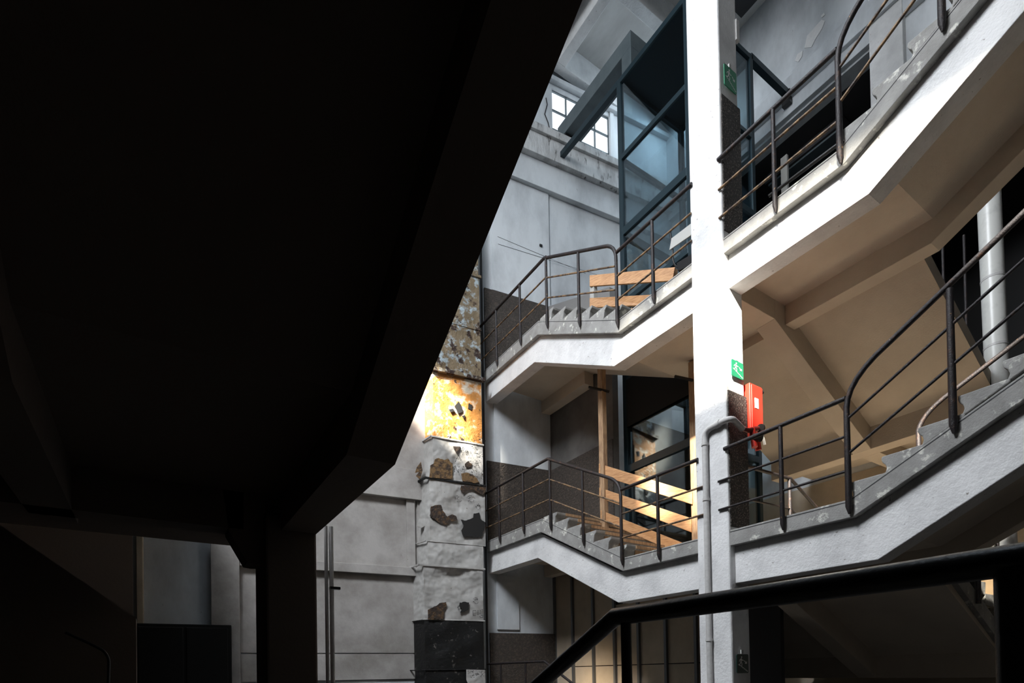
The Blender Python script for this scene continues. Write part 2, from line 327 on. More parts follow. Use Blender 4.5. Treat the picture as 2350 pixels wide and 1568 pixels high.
# ------------------------------------------------------------ staircases on the right of the well
XL, XB = 5.62, 5.70       # ledge face, beam face
def level(k, name, label):
    z = D*(k-1); s = 5.62/5.70
    t = thing(name, (6.4, 4.2, 1.0+z), label, 'staircase', None)
    def S(pl): return [(y*s, zz+z) for y, zz in pl]
    # ledge (curb) profile
    top = [(9.64, 2.684), (7.77, 2.684), (5.80, 1.640), (2.745, 1.640), (.60, 2.66), (-.6, 2.66)]
    zc = lambda q: q*s if k == 1 else ((q+D)*s-D)
    T = [(y*s, zc(q)+z) for y, q in top]
    bot = [(9.64, 2.455), (7.80, 2.455), (5.83, 1.452), (2.70, 1.462), (.55, 2.482), (-.6, 2.482)]
    B = [(y*s, zc(q)+z) for y, q in bot]
    lg = MB()
    lg.strip(T[:4]+[], B[:4], XL, 5.86) if False else lg.strip(T, B, XL, 5.86)
    led = obj('ledge', lg, CONC, t, .006)
    obj('joint', MB().strip([(y, q-.018) for y, q in T], [(y, q-.026) for y, q in T], XL-.002, XL+.01), DARK, t)
    beamT = [(9.64, 2.46), (7.86, 2.46), (5.88, 1.45), (2.66, 1.46), (.53, 2.48), (-.6, 2.48)]
    beamB = [(9.64, 2.021), (7.905, 2.021), (5.93, 1.008), (2.49, 1.008), (.50, 2.06), (-.6, 2.06)]
    obj('beam', MB().strip(S1(beamT, z), S1(beamB, z), XB, 5.93), WHITE, t, .008)
    # inner beams
    ib = MB()
    ib.strip(S1([(9.4, 2.5), (8.0, 2.5)], z), S1([(9.4, 2.021), (8.0, 2.021)], z), 6.93, 7.15)
    obj('inner_beam', ib, SOFF, t, .006)
    ib = MB().strip(S1([(4.05, 1.45), (2.60, 1.45), (.5, 2.5), (-.6, 2.5)], z), S1([(4.05, 1.01), (2.44, 1.01), (.45, 2.06), (-.6, 2.06)], z), 6.93, 7.14)
    obj('inner_beam', ib, SOFF, t, .006)
    ib = MB().prism_x([(9.40+z*0, 2.02+z), (9.40, 2.5+z), (9.18, 2.5+z), (9.18, 2.02+z)], 5.93, 6.93)
    # cross beam at the column
    cb = MB().strip([(5.93, 1.45+z), (6.70, 1.45+z)], [(5.93, 1.012+z), (6.70, 1.012+z)], 4.05, 4.31, 'y')
    cb.strip([(6.70, 1.45+z), (9.14, .27+z)], [(6.70, 1.012+z), (9.14, -.15+z)], 4.05, 4.31, 'y')
    obj('cross_beam', cb, SOFF, t, .006)
    # slab
    sT = S1([(9.35, 2.56), (7.75, 2.56), (5.82, 1.52), (2.72, 1.52), (.58, 2.60), (-.6, 2.60)], z)
    sB = S1([(9.35, 2.26), (7.98, 2.26), (5.98, 1.26), (2.42, 1.26), (.40, 2.32), (-.6, 2.32)], z)
    obj('soffit_slab', MB().strip(sT, sB, 5.86, 7.16), SOFF, t)
    obj('lobby_slab', MB().box(7.16, 7.36, 4.0, 5.95, 1.26+z, 1.52+z), SOFF, t)
    # steps
    st = lambda poly, m=CONC, x0=XL+.001, x1=7.12: obj('step', MB().prism_x(poly, x0, x1), m, t, .01)
    n = 6; y0, z0 = 5.78*s, zc(1.640)+z
    dy = (7.70*s-y0)/n; dz = (zc(2.684)+z-z0)/n
    for i in range(n):
        a = y0+i*dy; h = z0+(i+1)*dz
        st([(a-.035, h+.012), (a-.035, h-.03), (a+.01, h-.06), (a+.035, h-dz-.02), (a+dy+.035, h-.02), (a+dy+.02, h+.012)], CONC)
        obj('nosing', MB().box(5.8, 7.12, a-.05, a-.005, h-.035, h+.008), WOODP, t)
        obj('riser', MB().box(5.82, 7.12, a-.004, a+.02, h-dz+.01, h-.036), WOODP, t)
    n = 7; y1, z1 = 2.70*s, zc(1.64)+z; dy = .296*s; dz = .1535
    for i in range(n):
        a = y1-i*dy; h = z1+.16+i*dz
        zb = h-dz-.03
        poly = [(a+.035, h), (a+.04, h-.03), (a+.028, h-.06), (a+.005, h-.085), (a-.005, h-.12), (a+.02, zb), (a-dy-.01, zb+dz), (a-dy-.01, h)]
        st(poly)
    return t
def S1(pl, z): return [(y, q+z) for y, q in pl]
st1 = level(1, 'staircase', 'concrete staircase at mid height with grey ledge over its white beam')
st2 = level(2, 'staircase', 'topmost concrete staircase in front of the glass lift, white beam below')
st0 = thing('staircase', (6.4, 8.5, G), 'lowest concrete landing at the foot of the end wall', 'staircase')
g0 = MB().box(5.62, 7.15, 7.6, 9.35, G, 2.66-D); obj('landing', g0, CONC, st0, .01)
obj('steps', MB().prism_x([(7.6, G), (7.6, 2.64-D), (5.9, 1.7-D), (5.9, G)], 5.62, 7.15), CONC, st0, .01)

# flights that leave the lobby towards the right wall
def xflight(k, label):
    z = D*(k-1); m = -.476
    t = thing('stair_flight', (8.2, 4.2, z), label, 'staircase')
    def zs(x): return 1.13+m*(x-7.15)+z
    pts = [(7.16, zs(7.16)), (9.25, zs(9.25))]
    top = [(x, q+.20) for x, q in pts]
    obj('soffit_slab', MB().strip(top, pts, 2.62, 5.66, 'y'), SOFF, t)
    sb = [(6.95, 1.35+z), (7.15, 1.25+z), (9.25, zs(9.25)+.05)]; stp = [(6.95, 1.50+z), (7.15, 1.46+z), (9.25, zs(9.25)+.28)]
    if k == 1: obj('stringer', MB().strip(stp, sb, 2.56, 2.66, 'y'), CONC, t, .005)
    for i in range(7):
        x0 = 7.18+i*.296; h = 1.60+z+m*i*.296
        obj('step', MB().prism_y([(x0-.02, h), (x0+.30, h), (x0+.30, h-.03), (x0+.275, h-.16), (x0-.02, h-.14)], 2.58 if k == 1 else 3.0, 5.6), CONC, t, .008)
    obj('landing', MB().box(9.2, XW, 2.75, 5.66, z+.10, z+.28), SOFF, t)
    obj('landing_beam', MB().box(9.14, 9.42, 2.62, 5.66, z-.15, z+.28), SOFF, t, .006)
    obj('landing_beam', MB().box(9.42, XW, 4.05, 4.31, z-.15, z+.10), SOFF, t, .006)
    return t
xflight(1, 'lower flight behind the central column, its saw-tooth side at bottom right')
xflight(2, 'middle flight behind the central column with broad beige underside')

# ------------------------------------------------------------ railings
def arc(p0, p1, p2, n=6):
    p0, p1, p2 = Vector(p0), Vector(p1), Vector(p2)
    return [p0*(1-t)**2+p1*2*t*(1-t)+p2*t*t for t in [i/n for i in range(n+1)]]
XR = 5.585
def P(y, z, x=XR): return Vector((x, y, z))
def post(t, y, zt, zb, x=XR, r=.022, m=None, nm='post'):
    obj(nm, MB().tube([(x, y, zt), (x, y, zb+.07), (x+.01, y, zb)], r, 10, [1, 1.15, .45]), m or RAIL, t)
def railing(k, label, part, extra=None):
    z = D*(k-1); q = 5.585/5.7; zc = lambda v: (v+z)*q; ym = lambda v: v*q
    t = thing('railing', P(ym(5.0), zc(1.5)), label, 'railing')
    if part == 'L':
        if k > 0:
            pts = [P(9.58, zc(3.655)), P(ym(7.57), zc(3.655))]
            pts += arc(P(ym(6.1), zc(2.885)), P(ym(5.83), zc(2.76)), P(ym(5.842), zc(2.5)))
            obj('handrail', MB().tube(pts, .024), RAIL, t)
            obj('handrail', MB().tube([P(ym(5.83), zc(2.625)), P(4.40, zc(2.615))], .024), RAIL, t)
            for d, d2 in ((.355, 0), (.70, 0)):
                obj('mid_rail', MB().tube([P(9.58, zc(3.655-d)), P(ym(7.55), zc(3.655-d)), P(ym(5.87), zc(2.80-d))], .013, 8), RUSTRAIL, t)
                obj('mid_rail', MB().tube([P(ym(5.83), zc(2.63-d)), P(4.27 if k == 1 else 4.42, zc(2.615-d))], .013, 8), RUSTRAIL, t)
            ps = [(9.16, 3.655, 2.55), (8.33, 3.655, 2.54), (7.52, 3.655, 2.42), (6.68, 3.20, 1.99), (5.842, 2.55, 1.54), (5.15, 2.62, 1.49)]
            for y, a, c in ps: post(t, ym(y), zc(a), zc(c))
    else:
        c = arc(P(ym(2.35), zc(2.98)), P(ym(2.73), zc(2.80)), P(ym(2.735), zc(2.52)))
        end = [P(-.5, zc(3.66+.05)), P(ym(.9), zc(3.66+.12))]
        obj('handrail', MB().tube(end+c, .026), RAIL, t)
        obj('handrail', MB().tube([P(ym(2.74), zc(2.63)), P(4.03, zc(2.614))], .024), RAIL, t)
        for d in (.36, .70):
            obj('mid_rail', MB().tube([P(ym(2.74), zc(2.62-d)), P(4.03 if k == 2 else 4.12, zc(2.614-d))], .014, 8), RUSTRAIL if k == 2 else RAIL, t)
            obj('mid_rail', MB().tube([P(-.5, zc(3.78-d)), P(ym(.9), zc(3.78-d)), P(ym(2.72), zc(2.79-d))], .014, 8), RUSTRAIL if k == 2 else RAIL, t)
        post(t, ym(3.413), zc(2.62), zc(1.495)); post(t, ym(2.735), zc(2.56), zc(1.50), r=.026)
        post(t, ym(1.885), zc(3.20), zc(1.97), r=.026); post(t, ym(.95), zc(3.7), zc(2.45), r=.026)
    return t
railing(1, 'rusty rail left of the column at mid height, along steps and plank barricade', 'L')
railing(2, 'dark rail left of the column in front of the glass lift', 'L')
railing(1, 'black rail right of the column climbing above the lower white beam', 'R')
railing(2, 'dark rail top right climbing past the dark opening', 'R')
t0 = thing('railing', (5.6, 8, -.8), 'dark rail low down beside the duct foot, in front of cream panels', 'railing')
obj('handrail', MB().tube([(5.58, 9.5, .205), (5.58, 7.6, .205), (5.58, 5.9, -.66)], .022), RAIL, t0)
for y, zt in ((9.0, .2), (8.17, .2), (7.4, .1)): obj('post', MB().tube([(5.58, y, zt), (5.58, y, -1.0)], .02), RAIL, t0)

# rails of the flights running to the right wall
def xrail(k, y, label, lit=False):
    z = D*(k-1)
    t = thing('railing', (7.4, y, 1.5+z), label, 'railing')
    if y > 4:
        a = [(6.3, y, 2.60+z), (7.40, y, 2.62+z), (9.2, y, 1.78+z)]
        obj('handrail', MB().tube(a, .022), RAIL, t)
        obj('mid_rail', MB().tube([(p[0], p[1], p[2]-.42) for p in a], .014, 8), RAIL, t)
        for x, zt in ((7.37, 2.6), (6.3, 2.6), (8.5, 2.1)): obj('post', MB().tube([(x, y, zt+z), (x, y, zt-1.1+z)], .024), RAIL, t)
    else:
        a = [(7.3, y, 2.62+z), (9.4, y, 1.62+z)]
        obj('handrail', MB().tube(a, .022), RAIL, t)
        for d in (.36, .7): obj('mid_rail', MB().tube([(p[0], p[1], p[2]-d) for p in a], .014, 8), RAIL, t)
        for x in (7.62, 8.26, 8.9): obj('post', MB().tube([(x, y, 2.6-.476*(x-7.3)+z), (x, y, 1.20-.476*(x-7.3)+z)], .026), RAIL, t)
    return t
xrail(1, 4.30, 'sunlit rail seen behind the column at mid height')
xrail(1, 2.53, 'rail along the saw-tooth flight in the lower right corner')
dp = thing('railing', (8.0, 2.2, 3.4), 'two thin black uprights in the dark beside the big white pipe', 'railing')
for x_, ya, yb_ in ((2212, 540, 712), (2163, 560, 584)):
    p = px_x(x_, ya, 9.6); p2 = px_x(x_+3, yb_, 9.6); obj('post', MB().tube([p, (p[0], p[1], p2[2]-1.5)], .018), RAIL, dp)
obj('handrail', MB().tube([px_x(2155, 565, 9.6)-Vector((0, 0, .9)), px_x(2220, 700, 9.6)-Vector((0, 0, .9))], .014), BLACKR, dp)
ir = thing('railing', (7.1, 2.5, 1.7), 'curved sunlit handrail at the inner side of the right-hand steps', 'railing')
obj('handrail', MB().tube([(7.1, 2.66, 1.75), (7.1, 2.665, 2.5)]+arc((7.1, 2.665, 2.6), (7.1, 2.63, 2.75), (7.1, 2.42, 2.86))+[(7.1, .6, 3.74)], .024), RAIL, ir)
for y in (1.63, .9): obj('post', MB().tube([(7.1, y, 3.2+(1.63-y)*.48), (7.1, y, 2.2)], .022), RAIL, ir)

# ------------------------------------------------------------ columns
cR = thing('column', (5.78, 4.22, G), 'tall white concrete column carrying the green signs and the grey riser pipe', 'column')
obj('shaft', MB().box(5.60, 5.955, 4.0, 4.45, G, 13.6), WHITE, cR, .022)
for zt, zb in ((3.245, 1.66), (6.72, 5.12)):
    obj('dado', MB().box(5.625, 5.972, 3.985, 4.0, zb, zt), DADO, cR)
cL = thing('column', (.76, 4.22, G), 'dark concrete column at lower left, edge beside the stained wall', 'column')
obj('shaft', MB().box(.65, .98, 4.0, 4.45, G, 1.1), LEFTC, cL, .015)
obj('conduit', MB().tube([(1.215, 4.5, G), (1.215, 4.5, 1.2)], .018), PIPEG, cL)
obj('conduit', MB().tube([(1.175, 4.5, G), (1.175, 4.5, 1.2)], .014), PIPEG, cL)
obj('bracket', MB().box(1.20, 1.28, 4.48, 4.52, .70, .72), BLACKR, cL)

# ------------------------------------------------------------ near flight over the camera (left, in shadow)
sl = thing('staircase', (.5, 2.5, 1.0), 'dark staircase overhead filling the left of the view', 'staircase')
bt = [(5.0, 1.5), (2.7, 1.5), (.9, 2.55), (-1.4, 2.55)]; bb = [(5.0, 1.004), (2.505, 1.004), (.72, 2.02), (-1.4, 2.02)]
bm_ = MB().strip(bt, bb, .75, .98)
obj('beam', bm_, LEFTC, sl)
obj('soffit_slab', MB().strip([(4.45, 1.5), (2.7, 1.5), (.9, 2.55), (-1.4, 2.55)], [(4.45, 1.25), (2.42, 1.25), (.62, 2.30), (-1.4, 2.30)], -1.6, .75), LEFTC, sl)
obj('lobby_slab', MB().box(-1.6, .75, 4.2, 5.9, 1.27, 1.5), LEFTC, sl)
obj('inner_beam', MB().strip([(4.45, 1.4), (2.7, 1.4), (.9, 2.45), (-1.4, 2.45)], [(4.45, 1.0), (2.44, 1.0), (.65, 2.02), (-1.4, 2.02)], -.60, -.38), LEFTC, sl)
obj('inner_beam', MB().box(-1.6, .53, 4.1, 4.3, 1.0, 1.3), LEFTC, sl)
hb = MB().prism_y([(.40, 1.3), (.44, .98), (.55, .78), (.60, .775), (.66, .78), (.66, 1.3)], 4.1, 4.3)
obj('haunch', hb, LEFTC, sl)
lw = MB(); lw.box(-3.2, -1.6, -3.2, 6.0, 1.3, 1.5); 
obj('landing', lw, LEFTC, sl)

# foreground railing beside the camera
fr_ = thing('railing', (.985, .8, -.85), 'thick black railing in the foreground crossing the lower right', 'railing')
obj('handrail', MB().tube([(.985, -.6, .147), (.985, 1.035, .140), (.985, 2.6, -.66)], .0225, 16), BLACKR, fr_)
obj('post', MB().tube([(.985, 1.0, .13), (.985, 1.0, -1.1)], .0135, 12), BLACKR, fr_)
obj('post', MB().tube([(.985, .261, .13), (.985, .261, -1.1)], .024, 12), BLACKR, fr_)
for d in (.36, .7): obj('mid_rail', MB().tube([(.985, -.6, .147-d), (.985, 1.035, .140-d), (.985, 2.6, -.66-d)], .013, 8), BLACKR, fr_)
nf = thing('staircase', (.2, .5, G), 'landing and flight under the camera, out of view below', 'staircase')
obj('landing', MB().box(-1.6, 1.0, -2.0, 1.1, -1.0, -.83), CONC, nf)
obj('flight', MB().strip([(1.1, -.83), (2.9, -1.75)], [(1.1, -1.0), (2.9, -1.92)], -1.6, 1.0), CONC, nf)

# lower left: pilaster and dark door panel on the end wall
pil = obj('wall_pilaster', MB().ebox(U(.84), U(1.25), -.18, 0, G, 2.27), WARMW, None, .01, None, 'narrow pale pilaster at lower left beside the dark panel', 'pilaster')
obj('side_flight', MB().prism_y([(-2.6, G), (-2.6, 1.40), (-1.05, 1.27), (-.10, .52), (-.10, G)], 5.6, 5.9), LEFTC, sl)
obj('shade_slab', MB().box(-3.1, .62, 5.9, 10.1, 3.0, 3.2), LEFTC, sl)  # unseen slab added to block daylight from the end wall below
struct('wall_shade_screen', MB().box(-3.1, -.19, 8.9, 9.0, G, 3.2), LEFTC)  # dark wall added to keep the far left corner black
pil2 = obj('wall_recess', MB().ebox(U(-.16), U(-.08), -.10, 0, G, 2.3), CREAM, None, .005, None, 'thin pale upright at the far lower left of the end wall', 'pilaster')
dpn = thing('dark_panel', px_e(430, 1500, -.3), 'low black panel against the end wall at lower left', 'cabinet')  # plain dark wall panel, modelled as a block with two leaves
obj('body', MB().ebox(U(-.15), U(1.13), -.42, -.19, G, .85), BLACK, dpn, .01)
obj('door', MB().ebox(U(-.10), U(.48), -.44, -.42, G+.1, .80), BLACK, dpn, .01)
obj('door', MB().ebox(U(.52), U(1.08), -.44, -.42, G+.1, .80), BLACK, dpn, .01)
lr = thing('railing', (-.5, 3.2, -.9), 'faint rail end in the dark at lower left', 'railing')
a0 = px_z(205, 1478, .15) if False else Vector((-.72, 4.0, .14))
RL = .007
hp = [px_y(150, 1452, 3.6), px_y(205, 1477, 3.6)]+arc(px_y(225, 1487, 3.6), px_y(248, 1497, 3.6), px_y(250, 1520, 3.6))
obj('handrail', MB().tube(hp+[px_y(247, 1620, 3.6)], RL), BLACKR, lr)

# ------------------------------------------------------------ glass lift
EX0, EX1, EY0, EY1, EZ = 7.38, 9.15, 5.83, 7.46, 11.04
lift = thing('lift_shaft', (8.2, 6.6, G), 'dark teal steel and glass lift shaft behind the column', 'lift')
def fbox(nm, *a): obj(nm, MB().box(*a), TEAL, lift, .004)
for x in (EX0, EX1-.09):
    for y in (EY0, EY1-.09): fbox('frame_post', x, x+.09, y, y+.09, G, EZ)
for zz, h in ((EZ-.10, .10), (9.50, .09), (8.08, .14), (6.80, .09), (5.30, .12), (4.50, .10), (3.66, .14), (1.9, .1), (1.3, .2), (-.5, .1)):
    fbox('crossbar', EX0, EX0+.07, EY0+.09, EY1-.09, zz, zz+h)
    fbox('crossbar', EX0+.09, EX1-.09, EY0, EY0+.07, zz, zz+h*.8)
    fbox('crossbar', EX0+.09, EX1-.09, EY1-.07, EY1, zz, zz+h)
    fbox('crossbar', EX1-.07, EX1, EY0+.09, EY1-.09, zz, zz+h)
for a, c in ((9.59, 10.94), (8.22, 9.50), (6.89, 8.08), (5.42, 6.80), (3.80, 4.50), (2.0, 3.66), (-.4, 1.3)):
    obj('glass_pane', MB().box(EX0+.03, EX0+.042, EY0+.09, EY1-.09, a, c), GLASS, lift)
    obj('glass_pane', MB().box(EX0+.09, EX1-.09, EY0+.03, EY0+.042, a, c), GLASS, lift)
    obj('glass_pane', MB().box(EX0+.09, EX1-.09, EY1-.042, EY1-.03, a, c), GLASS, lift)
    obj('glass_pane', MB().box(EX1-.042, EX1-.03, EY0+.09, EY1-.09, a, c), GLASS, lift)
obj('back_lining', MB().box(EX0+.12, EX1-.12, EY1-.16, EY1-.10, G, 4.7), BLACK, lift)
for q in (1.05, 4.52, 8.0-20): obj('floor_spandrel', MB().box(EX0-.004, EX0+.10, EY0+.0, EY1-.09, q-.02, q+.85), BLACK, lift) if q > 0 else None
obj('lid', MB().box(EX0+.02, EX1-.02, EY0+.02, EY1-.02, EZ-.02, EZ+.02), TEAL, lift)
obj('guide_rail', MB().box(8.9, 8.96, 6.5, 6.6, G, 10.9), TEAL, lift)
obj('brace', MB().bar((EX0+.05, EY1-.02, EZ-.05), (EX0+.02, 9.33, EZ-.05), .10, .11), TEAL, lift)
obj('brace_bracket', MB().box(7.33, 7.47, 9.26, 9.33, 10.75, 11.02), BLACKR, lift)
obj('brace', MB().bar((EX1-.03, EY0+.05, EZ-.02), (XW-.08, EY0+.05, EZ-.02), .10, .11), TEAL, lift)
obj('brace_bracket', MB().box(XW-.2, XW-.12, 5.80, 5.96, 10.80, 11.05), BLACKR, lift)
gb = thing('steel_box_beam', (7.66, 8.3, 11.5), 'grey steel box beam above the lift crossing the high window', 'beam')
obj('long_arm', MB().box(7.46, 7.89, 7.16, 9.34, 11.48, 11.78), GREYST, gb, .006)
obj('short_arm', MB().box(7.89, 9.3, 7.16, 7.46, 11.30, 11.78), GREYST, gb, .006)
obj('stub', MB().box(7.46, 7.89, 7.16, 7.40, 11.06, 11.48), GREYST, gb, .006)
obj('end_plate', MB().box(7.47, 7.88, 9.08, 9.16, 11.45, 11.47), BLACKR, gb)

# ------------------------------------------------------------ barricades of planks
def bar_board(t, tl, tr, bl, br, xl, xr, nm='board', m=WOOD):
    a = px_x(*tl, xl); b_ = px_x(*tr, xr); c = px_x(*br, xr); d = px_x(*bl, xl)
    th = Vector((.03, .012, 0)); vs = [a, b_, c, d]+[v+th for v in (a, b_, c, d)]
    return obj(nm, MB().add(vs, [(0, 1, 2, 3), (4, 7, 6, 5), (0, 4, 5, 1), (1, 5, 6, 2), (2, 6, 7, 3), (3, 7, 4, 0)]), m, t, .004)
b1 = thing('barricade', (6.6, 6.2, 1.8), 'plank barricade on two timber posts, three boards partly sunlit', 'barricade')
obj('post', MB().box(6.30, 6.39, 6.84, 6.95, 2.1, 5.10), WOODP, b1, .006)
obj('post', MB().box(6.89, 6.99, 5.44, 5.57, 1.55, 4.69), WOODP, b1, .006)
obj('peg', MB().bar((6.10, 6.95, 4.72), (6.42, 6.80, 4.66), .03, .03), BLACKR, b1)
obj('peg', MB().bar((6.62, 5.60, 4.42), (7.05, 5.42, 4.36), .03, .03), BLACKR, b1)
bar_board(b1, (1374, 1064), (1589, 1130), (1374, 1090), (1589, 1158), 6.29, 6.87)
bar_board(b1, (1375, 1119), (1587, 1190), (1375, 1142), (1587, 1222), 6.29, 6.87)
bar_board(b1, (1378, 1171), (1566, 1246), (1378, 1194), (1560, 1272), 6.29, 6.84)
b2 = thing('barricade', (6.6, 6.5, 5.3), 'two pale planks barring the steps below the glass lift', 'barricade')
obj('post', MB().box(6.32, 6.40, 7.02, 7.12, 5.5, 6.72), GREYP, b2, .004)
obj('post', MB().box(6.90, 6.98, 5.80, 5.90, 5.05, 6.30), WOODP, b2, .004)
bar_board(b2, (1353, 632), (1549, 613), (1353, 657), (1543, 644), 6.28, 6.86)
bar_board(b2, (1353, 684), (1500, 676), (1353, 706), (1490, 700), 6.28, 6.72)

# chair at the lift door
ch = thing('chair', (6.9, 5.6, 5.1), 'folding chair with grey back leaning beside the lift, half hidden by the column', 'chair')
def pq(x, y, X=6.75): return px_x(x, y, X)
vs = [pq(1541, 547), pq(1592, 508), pq(1592, 530), pq(1584, 541), pq(1536, 574)]
obj('backrest', MB().add(vs+[v+Vector((.02, 0, 0)) for v in vs], [(0, 1, 2, 3, 4), (5, 9, 8, 7, 6)]+[(i, (i+1) % 5, 5+(i+1) % 5, 5+i) for i in range(5)]), GREYP, ch, .003)
obj('frame', MB().tube([pq(1537, 530, 6.78), pq(1543, 560, 6.78), pq(1544, 590, 6.78)]+arc(pq(1545, 598, 6.78), pq(1547, 610, 6.78), pq(1556, 614, 6.78))+[pq(1600, 585, 6.78)], .014), BLACKR, ch)
obj('seat', MB().add([pq(1553, 604), pq(1600, 575), pq(1600, 600), pq(1556, 622)]+[v+Vector((.3, .05, 0)) for v in (pq(1553, 604), pq(1600, 575), pq(1600, 600), pq(1556, 622))], [(0, 1, 2, 3), (4, 7, 6, 5), (0, 4, 5, 1), (1, 5, 6, 2), (2, 6, 7, 3), (3, 7, 4, 0)]), BLACKR, ch)
obj('leg', MB().tube([(6.82, 5.62, 6.2), (6.82, 5.6, 5.0)], .012), BLACKR, ch)
obj('leg', MB().tube([(7.1, 5.62, 6.2), (7.1, 5.6, 5.0)], .012), BLACKR, ch)

bd = obj('timber_offcut', MB().box(9.55, 9.63, 5.45, 5.58, 8.3, 8.3), GREYP) if False else None
o_ = thing('timber_stake', (7.3, 3.75, 5.1), 'short pale timber stake behind the upper right rail', 'timber')
a, c = px_x(1794, 362, 7.2), px_x(1800, 440, 7.2)
obj('stake', MB().box(7.2, 7.24, c[1]-.045, c[1]+.045, 5.05, a[2]), GREYP, o_, .004)
lb = thing('floor_rail', (7.3, 3.5, 5.2), 'low black tube lying along the upper landing edge', 'rail')
p0, p1 = px_x(1765, 450, 6.4), px_x(1925, 330, 6.4)
obj('tube', MB().tube([p0, p1], .02), BLACKR, lb)

# ------------------------------------------------------------ duct
V0 = -.35
duct = thing('ventilation_duct', e2w(U(4.9), -.18, G), 'crumpled rusty sheet-metal duct rising up the end wall', 'duct')
secs = [  # z0, z1, front left X, front right X, material
    (7.72, 10.2, 4.62, 5.44, RUST), (6.68, 7.72, 4.60, 5.45, RUST), (5.66, 6.68, 4.52, 5.46, RUST), (4.44, 5.66, 4.50, 5.46, RUSTO),
    (3.66, 4.44, 4.48, 5.47, DUCTW), (2.48, 3.66, 4.40, 5.50, DUCTW), (2.02, 2.48, 4.36, 5.45, DUCTW), (1.03, 2.02, 4.27, 5.43, DUCTW), (.08, 1.03, 4.27, 5.43, DUCTB), (G, .08, 4.28, 5.43, DUCTB)]
rnd = random.Random(3)
def crumple(u, z, k): return .014*sin(7*u+2.3*k+3*z)+.012*sin(11*z-4*u+k)
for k, (z0, z1, xl, xr, m) in enumerate(secs):
    mb = MB(); nu, nz = 10, 8; g = []
    ul, ur = U(xl), U(xr); xb = xl-.20
    for jz in range(nz+1):
        for iu in range(nu+1):
            u = ul+(ur-ul)*iu/nu; z = z0+(z1-z0)*jz/nz
            edge = 0 if iu in (0, nu) or jz in (0, nz) else 1
            dv = crumple(u*1.3, z, k)*edge
            if k == 7:
                d = max(0, 1-abs(u-(ul+ur)/2)/((ur-ul)/2)); h = (z-z0)/(z1-z0)
                dv += .07*max(0, min(d, h*1.6-.6))*edge*1.2
            g.append(e2w(u, V0+dv, z))
    mb.add(g, [(jz*(nu+1)+iu, jz*(nu+1)+iu+1, (jz+1)*(nu+1)+iu+1, (jz+1)*(nu+1)+iu) for jz in range(nz) for iu in range(nu)], True)
    uL = ul-.03
    mb.add([e2w(ul, V0, z0), e2w(ul, V0, z1), e2w(uL-.09, -.01, z1), e2w(uL-.09, -.01, z0)], [(0, 1, 2, 3)])
    mb.add([e2w(ur, V0, z0), e2w(ur, V0, z1), e2w(ur+.02, -.01, z1), e2w(ur+.02, -.01, z0)], [(0, 3, 2, 1)])
    obj('duct_section', mb, m, duct)
def flange(z, xl, xr, h, pr, m):
    mb = MB(); mb.ebox(U(xl)-.02, U(xr)+.02, V0-pr, V0+.01, z-h/2, z+h/2)
    v = [e2w(U(xl)-.03, V0-pr, z-h/2), e2w(U(xl)-.14, 0, z-h/2), e2w(U(xl)-.14, 0, z+h/2), e2w(U(xl)-.03, V0-pr, z+h/2)]
    mb.add(v+[p+EX*.03 for p in v], [(0, 1, 2, 3), (4, 7, 6, 5), (0, 4, 5, 1), (2, 6, 7, 3)])
    obj('flange', mb, m, duct, .004)
flange(7.72, 4.62, 5.47, .05, .03, RUST); flange(6.68, 4.55, 5.46, .03, .01, RUST); flange(5.70, 4.49, 5.50, .07, .07, RUST)
flange(4.44, 4.46, 5.47, .03, .02, DUCTW); flange(3.65, 4.35, 5.50, .035, .025, DUCTB); flange(2.03, 4.20, 5.46, .035, .02, DUCTW); flange(1.03, 4.25, 5.44, .02, .01, DUCTW)
flange(2.48, 4.33, 5.47, .015, .01, DUCTW); flange(.10, 4.2, 5.44, .02, .02, DUCTB)
# torn patches, outlines read off the photograph and laid on the duct face
def patch(pts, m, off=-.388, jag=1):
    out = []
    n = len(pts)
    for i in range(n):
        a, b_ = pts[i], pts[(i+1) % n]
        out.append(a)
        dx, dy = b_[0]-a[0], b_[1]-a[1]; L_ = math.hypot(dx, dy); kk = int(L_/4)
        for q in range(1, kk):
            tt = q/kk; out.append((a[0]+dx*tt+rnd.uniform(-1, 1)*jag, a[1]+dy*tt+rnd.uniform(-1, 1)*jag))
    v = [px_e(x, y, off) for x, y in out]; v2 = [px_e(x, y, off+.02) for x, y in out]; N_ = len(v)
    mb = MB().add(v+v2, [tuple(range(N_))]+[(i, (i+1) % N_, N_+(i+1) % N_, N_+i) for i in range(N_)])
    return obj('torn_patch', mb, m, duct)
def R2(pts): return [(900+x/4.354, 940+y/4.354) for x, y in pts]
def R3(pts): return [(900+x/4.78, 1240+y/4.78) for x, y in pts]
patch(R2([(380, 560), (415, 540), (425, 500), (465, 485), (520, 505), (560, 490), (580, 525), (605, 540), (600, 690), (480, 690), (370, 680)]), HOLER)
patch(R2([(690, 640), (740, 630), (800, 650), (850, 690), (870, 725), (830, 738), (700, 710)]), HOLER)
patch(R2([(725, 545), (760, 515), (800, 545), (790, 580), (730, 575)]), HOLE)
patch(R2([(610, 368), (680, 370), (670, 400), (640, 430), (620, 405)]), HOLE)
patch(R2([(690, 760), (940, 775), (935, 830), (900, 855), (850, 825), (800, 800), (740, 815), (700, 835), (680, 800)]), HOLE)
patch(R2([(388, 970), (450, 955), (490, 955), (505, 1010), (550, 1070), (600, 1048), (640, 1065), (645, 1105), (580, 1120), (540, 1155), (480, 1140), (400, 1085), (375, 1060)]), HOLE)
patch(R2([(685, 1100), (740, 1110), (810, 1080), (815, 1040), (870, 1030), (880, 1095), (935, 1130), (920, 1200), (905, 1250), (890, 1280), (710, 1270), (690, 1210), (715, 1160)]), HOLEK)
